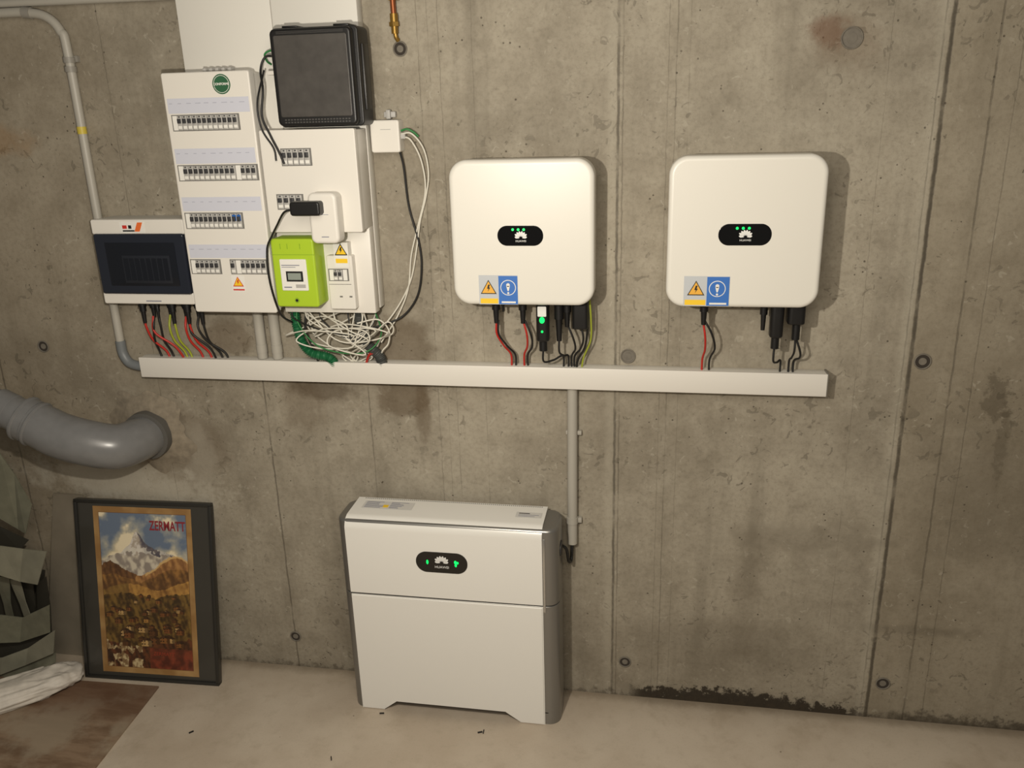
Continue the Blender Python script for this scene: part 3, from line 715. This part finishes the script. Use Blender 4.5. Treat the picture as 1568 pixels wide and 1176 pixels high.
for k in range(48):
    hv=random.uniform(.16,.47); hu=random.uniform(.10,.86); s=.022+.075*(.48-hv); houses.append((hu,hv,s*random.uniform(.8,1.25),random.choice([(110,70,40),(196,160,104),(134,88,46),(90,58,34),(172,126,66),(120,74,40)])))
houses.append((.70,.38,.016,(200,174,130))); houses.append((.70,.40,.010,(150,110,70)))
houses.sort(key=lambda q:-q[1])
me=bpy.data.meshes.new('printed_sheet'); vs=[];fs=[]
for j in range(NZ+1):
    for i in range(NX+1): vs.append((pw0+(pw1-pw0)*i/NX,.0092,ph0+(ph1-ph0)*j/NZ))
for j in range(NZ):
    for i in range(NX): a=j*(NX+1)+i; fs.append((a,a+1,a+NX+2,a+NX+1))
me.from_pydata(vs,[],fs)
ca=me.color_attributes.new('print','FLOAT_COLOR','POINT')
for j in range(NZ+1):
    for i in range(NX+1):
        u,v=i/NX,j/NZ; c=pcol(u,v)
        if .07<u<.93 and .1<v<.56:
            for hu,hv,s,hc in houses:
                du=abs(u-hu); dv=v-hv
                if du<s and 0<dv<s*.62:
                    c=hc
                    if (u-hu)>s*.35: c=mixc(hc,(30,20,14),.5)
                    elif int((du/s)*4)%2 and int(dv/s*6)%2: c=mixc(hc,(30,20,14),.75)
                elif s*.62<=dv<s*.98 and du<s*1.25*(1-(dv-s*.62)/(s*.42)): c=(70,48,32) if u<hu else (48,32,22)
            c=mixc(c,(96,66,38),.12+.2*fb(u,v,30,4.4,2))
        c=s2l(tuple(max(0,min(255,q)) for q in c)); ca.data[j*(NX+1)+i].color=(*c,1)
pm=bpy.data.materials.new('poster_print'); pm.use_nodes=True; nt=pm.node_tree; b=nt.nodes['Principled BSDF']
at=nt.nodes.new('ShaderNodeVertexColor'); at.layer_name='print'; nt.links.new(at.outputs['Color'],b.inputs['Base Color']); b.inputs['Roughness'].default_value=.35; b.inputs['Coat Weight'].default_value=.5; b.inputs['Coat Roughness'].default_value=.1
me.materials.append(pm); o=bpy.data.objects.new('printed_sheet',me); COL.objects.link(o); o.parent=e
text('title_lettering','ZERMATT',.056,(.105,.0088,ph1-.094),mat('poster_red',(138,44,50),.5),e,.0002,sx=.64,bold=.0012)
text('footer_lettering','ZERMATT',.022,(.06,.0088,ph0+.085),mat('poster_rust',(150,60,40),.5),e,.0002)

# ------------------------------------------------------------------ board on floor, sack, strips
wm=NB('weathered_plywood')
g=wm.noise(2.2,6,.6,wm.map((2,8,8))); g2=wm.noise(5,6,.6)
c=wm.mix(wm.step(g,.35,.65),s2l((112,90,70)),s2l((142,120,98))); c=wm.mix(wm.math('MULTIPLY',wm.step(g2,.42,.6),.75),c,s2l((156,142,122)))
c=wm.mix(wm.math('MULTIPLY',wm.step(wm.y,-.5,-.28),.6),c,s2l((92,62,44)))
wm.lk(c,wm.b.inputs['Base Color']); wm.b.inputs['Roughness'].default_value=.6
bm=bmesh.new(); poly('',[(-3.4,-.26),(-2.02,-.215),(-1.99,-.80),(-2.0,-1.5),(-3.4,-1.5)],0,.008,None,None,bm,0,'Z'); finish('plywood_board',bm,wm.m)
e=empty('white_sack')
bm=bmesh.new(); bmesh.ops.create_uvsphere(bm,u_segments=96,v_segments=48,radius=1)
for v in bm.verts:
    p=v.co.copy(); q=Vector((math.copysign(abs(p.x)**.6,p.x),math.copysign(abs(p.y)**.7,p.y),p.z))
    nn=noise.fractal(p*2.2,1,2,4)*.18+.05*abs(noise.noise(p*4))
    v.co=Vector((q.x*.27*(1+nn*.25),q.y*.085*(1+nn*.6),max(-.036,q.z*.048*(1+nn*1.8))))
o=finish('sack_body',bm,mat('woven_white_plastic',(204,197,186),.55,bump=.5,bscale=30,var=.10),e,ang=80)
e.location=(-2.575,-.385,.045); e.rotation_euler=(0,0,math.radians(42))
GS=mat('olive_grey_strip',(122,122,106),.34,.3,bump=.1,bscale=20,var=.15); GS2=mat('pale_grey_strip',(138,136,120),.4,.2,var=.12,bscale=15); GSD=mat('strip_gap_shade',(52,50,43),.5)  # GSD: dark colour painting the shade in gaps between strips
e=empty('metal_strip_heap')
def L(px,py,y=-.2): 
    k=(2.86+y)/2.66
    X=-2.491-.0007*(py-640)+.0028*px; Z=1.183-.00296*(py-640)+.0002*px
    return Vector((X*k,y,2.286+(Z-2.286)*k))
_bi=[0]
def strip(quads,m,y0,dy=0):
    """folded flat strip: list of (top,bottom) section points; each section alternates slightly in depth"""
    _bi[0]+=1; bm=bmesh.new()
    F=[];B=[]
    for k,(a,b) in enumerate(quads):
        yy=y0-(dy if k%2 else 0)
        pa=L(*a,yy); pb=L(*b,yy-.012); F.append((bm.verts.new(pa),bm.verts.new(pb)))
        off=Vector((0,.004,0)); B.append((bm.verts.new(pa+off),bm.verts.new(pb+off)))
    for k in range(len(F)-1):
        bm.faces.new((F[k][0],F[k+1][0],F[k+1][1],F[k][1])); bm.faces.new((B[k][0],B[k][1],B[k+1][1],B[k+1][0]))
        bm.faces.new((F[k][0],B[k][0],B[k+1][0],F[k+1][0])); bm.faces.new((F[k][1],F[k+1][1],B[k+1][1],B[k][1]))
    for k in (0,-1): bm.faces.new((F[k][0],F[k][1],B[k][1],B[k][0]))
    finish('strip_%d'%_bi[0],bm,m,e,smooth=False)
strip([((-90,640),(-90,760)),((-2,690),(-8,785)),((22,722),(28,805)),((50,768),(40,812))],GS,-.15,.012)
strip([((-60,780),(-60,840)),((-5,800),(-10,850)),((45,822),(30,838))],GSD,-.13)
strip([((-90,828),(-90,880)),((-2,831),(-4,878)),((36,836),(30,888)),((75,840),(60,893))],GS2,-.225,.018)
strip([((-12,880),(12,880)),((2,925),(14,925)),((12,975),(24,970))],GS,-.16)
strip([((12,885),(30,885)),((30,925),(40,922)),((42,960),(52,955))],GS2,-.165)
strip([((34,890),(52,888)),((45,930),(56,926)),((38,965),(50,968))],GSD,-.15)
strip([((58,892),(74,880)),((60,935),(82,930)),((64,1000),(86,1000))],GSD,-.14)
strip([((-90,948),(-90,1000)),((-4,944),(-6,992)),((34,948),(30,990)),((80,926),(82,972))],GS,-.235,.018)
strip([((-60,985),(-60,1030)),((0,990),(0,1025)),((40,985),(36,1010)),((78,970),(72,995))],GSD,-.20)
strip([((-90,1030),(-90,1070)),((-2,1018),(-4,1048)),((44,1000),(40,1030)),((90,968),(88,1008))],GS2,-.245,.018)
strip([((-60,1052),(-60,1075)),((0,1044),(0,1062)),((45,1028),(44,1048)),((92,1006),(92,1024))],GS,-.235,.01)
strip([((-60,850),(-60,1050)),((0,850),(0,1040)),((72,870),(70,1035))],GSD,-.11)  # dark backing sheet in place of the shade behind the strips
e=empty('grey_sheet_panel')
bm=bmesh.new(); poly('',[(-2.66,.0),(-2.388,0),(-2.362,.77),(-2.50,.77)],0,.006,None,None,bm,0)
o=finish('sheet',bm,mat('grey_fibre_sheet',(126,118,104),.5,var=.15,bscale=8),e); 
e.location=(0,-.062,0.001); e.rotation_euler=(-math.radians(4),0,0)
bm=bmesh.new()
for (x,y0,a) in ((-.633,-.29,.4),(-.62,-.285,1.6),(-1.743,-.444,.8),(-1.15,-.5,2.),(-1.04,-.24,.2)):
    M=Matrix.Translation((x,y0,.0027))@Matrix.Rotation(a,4,'Z'); bbox(bm,-.009,.009,-.0018,.0018,-.0025,.0025,0,0,M)
finish('cable_offcuts',bm,RUB)

# ------------------------------------------------------------------ lights
def lamp(name,typ,loc,power,col,size=.1,target=None):
    l=bpy.data.lights.new(name,typ); l.energy=power; l.color=col
    if typ=='AREA': l.size=size
    else: l.shadow_soft_size=size
    o=bpy.data.objects.new(name,l); o.location=loc; COL.objects.link(o)
    if target: o.rotation_euler=(Vector(target)-Vector(loc)).to_track_quat('-Z','Y').to_euler()
    return o
lamp('hand_lamp','POINT',(-.60,-1.93,2.18),93,(1,.925,.80),.025)
lamp('overhead_fill','AREA',(-.1,-2.9,2.9),44,(1,.90,.76),1.8,(-.2,-.3,.1))  # added soft fill from above, brightens floor and battery; no visible source
w=bpy.data.worlds.new('basement_ambient'); scn.world=w; w.use_nodes=True
w.node_tree.nodes['Background'].inputs[0].default_value=(1,.92,.79,1); w.node_tree.nodes['Background'].inputs[1].default_value=.115

# ------------------------------------------------------------------ camera
yaw,pitch,roll=.1803,.3234,-.0296
fw=Vector((-math.sin(yaw)*math.cos(pitch),math.cos(yaw)*math.cos(pitch),-math.sin(pitch)))
r=Vector((math.cos(yaw),math.sin(yaw),0)); u=r.cross(fw)
r2=r*math.cos(roll)+u*math.sin(roll); u2=-r*math.sin(roll)+u*math.cos(roll)
cd=bpy.data.cameras.new('camera'); co=bpy.data.objects.new('camera',cd); COL.objects.link(co)
M=Matrix((( r2.x,u2.x,-fw.x,0),(r2.y,u2.y,-fw.y,-2.8616),(r2.z,u2.z,-fw.z,2.2863),(0,0,0,1)))
co.matrix_world=M
cd.sensor_width=36; cd.lens=36*1322.59/1600; cd.clip_start=.02
scn.camera=co
scn.view_settings.view_transform='Standard'
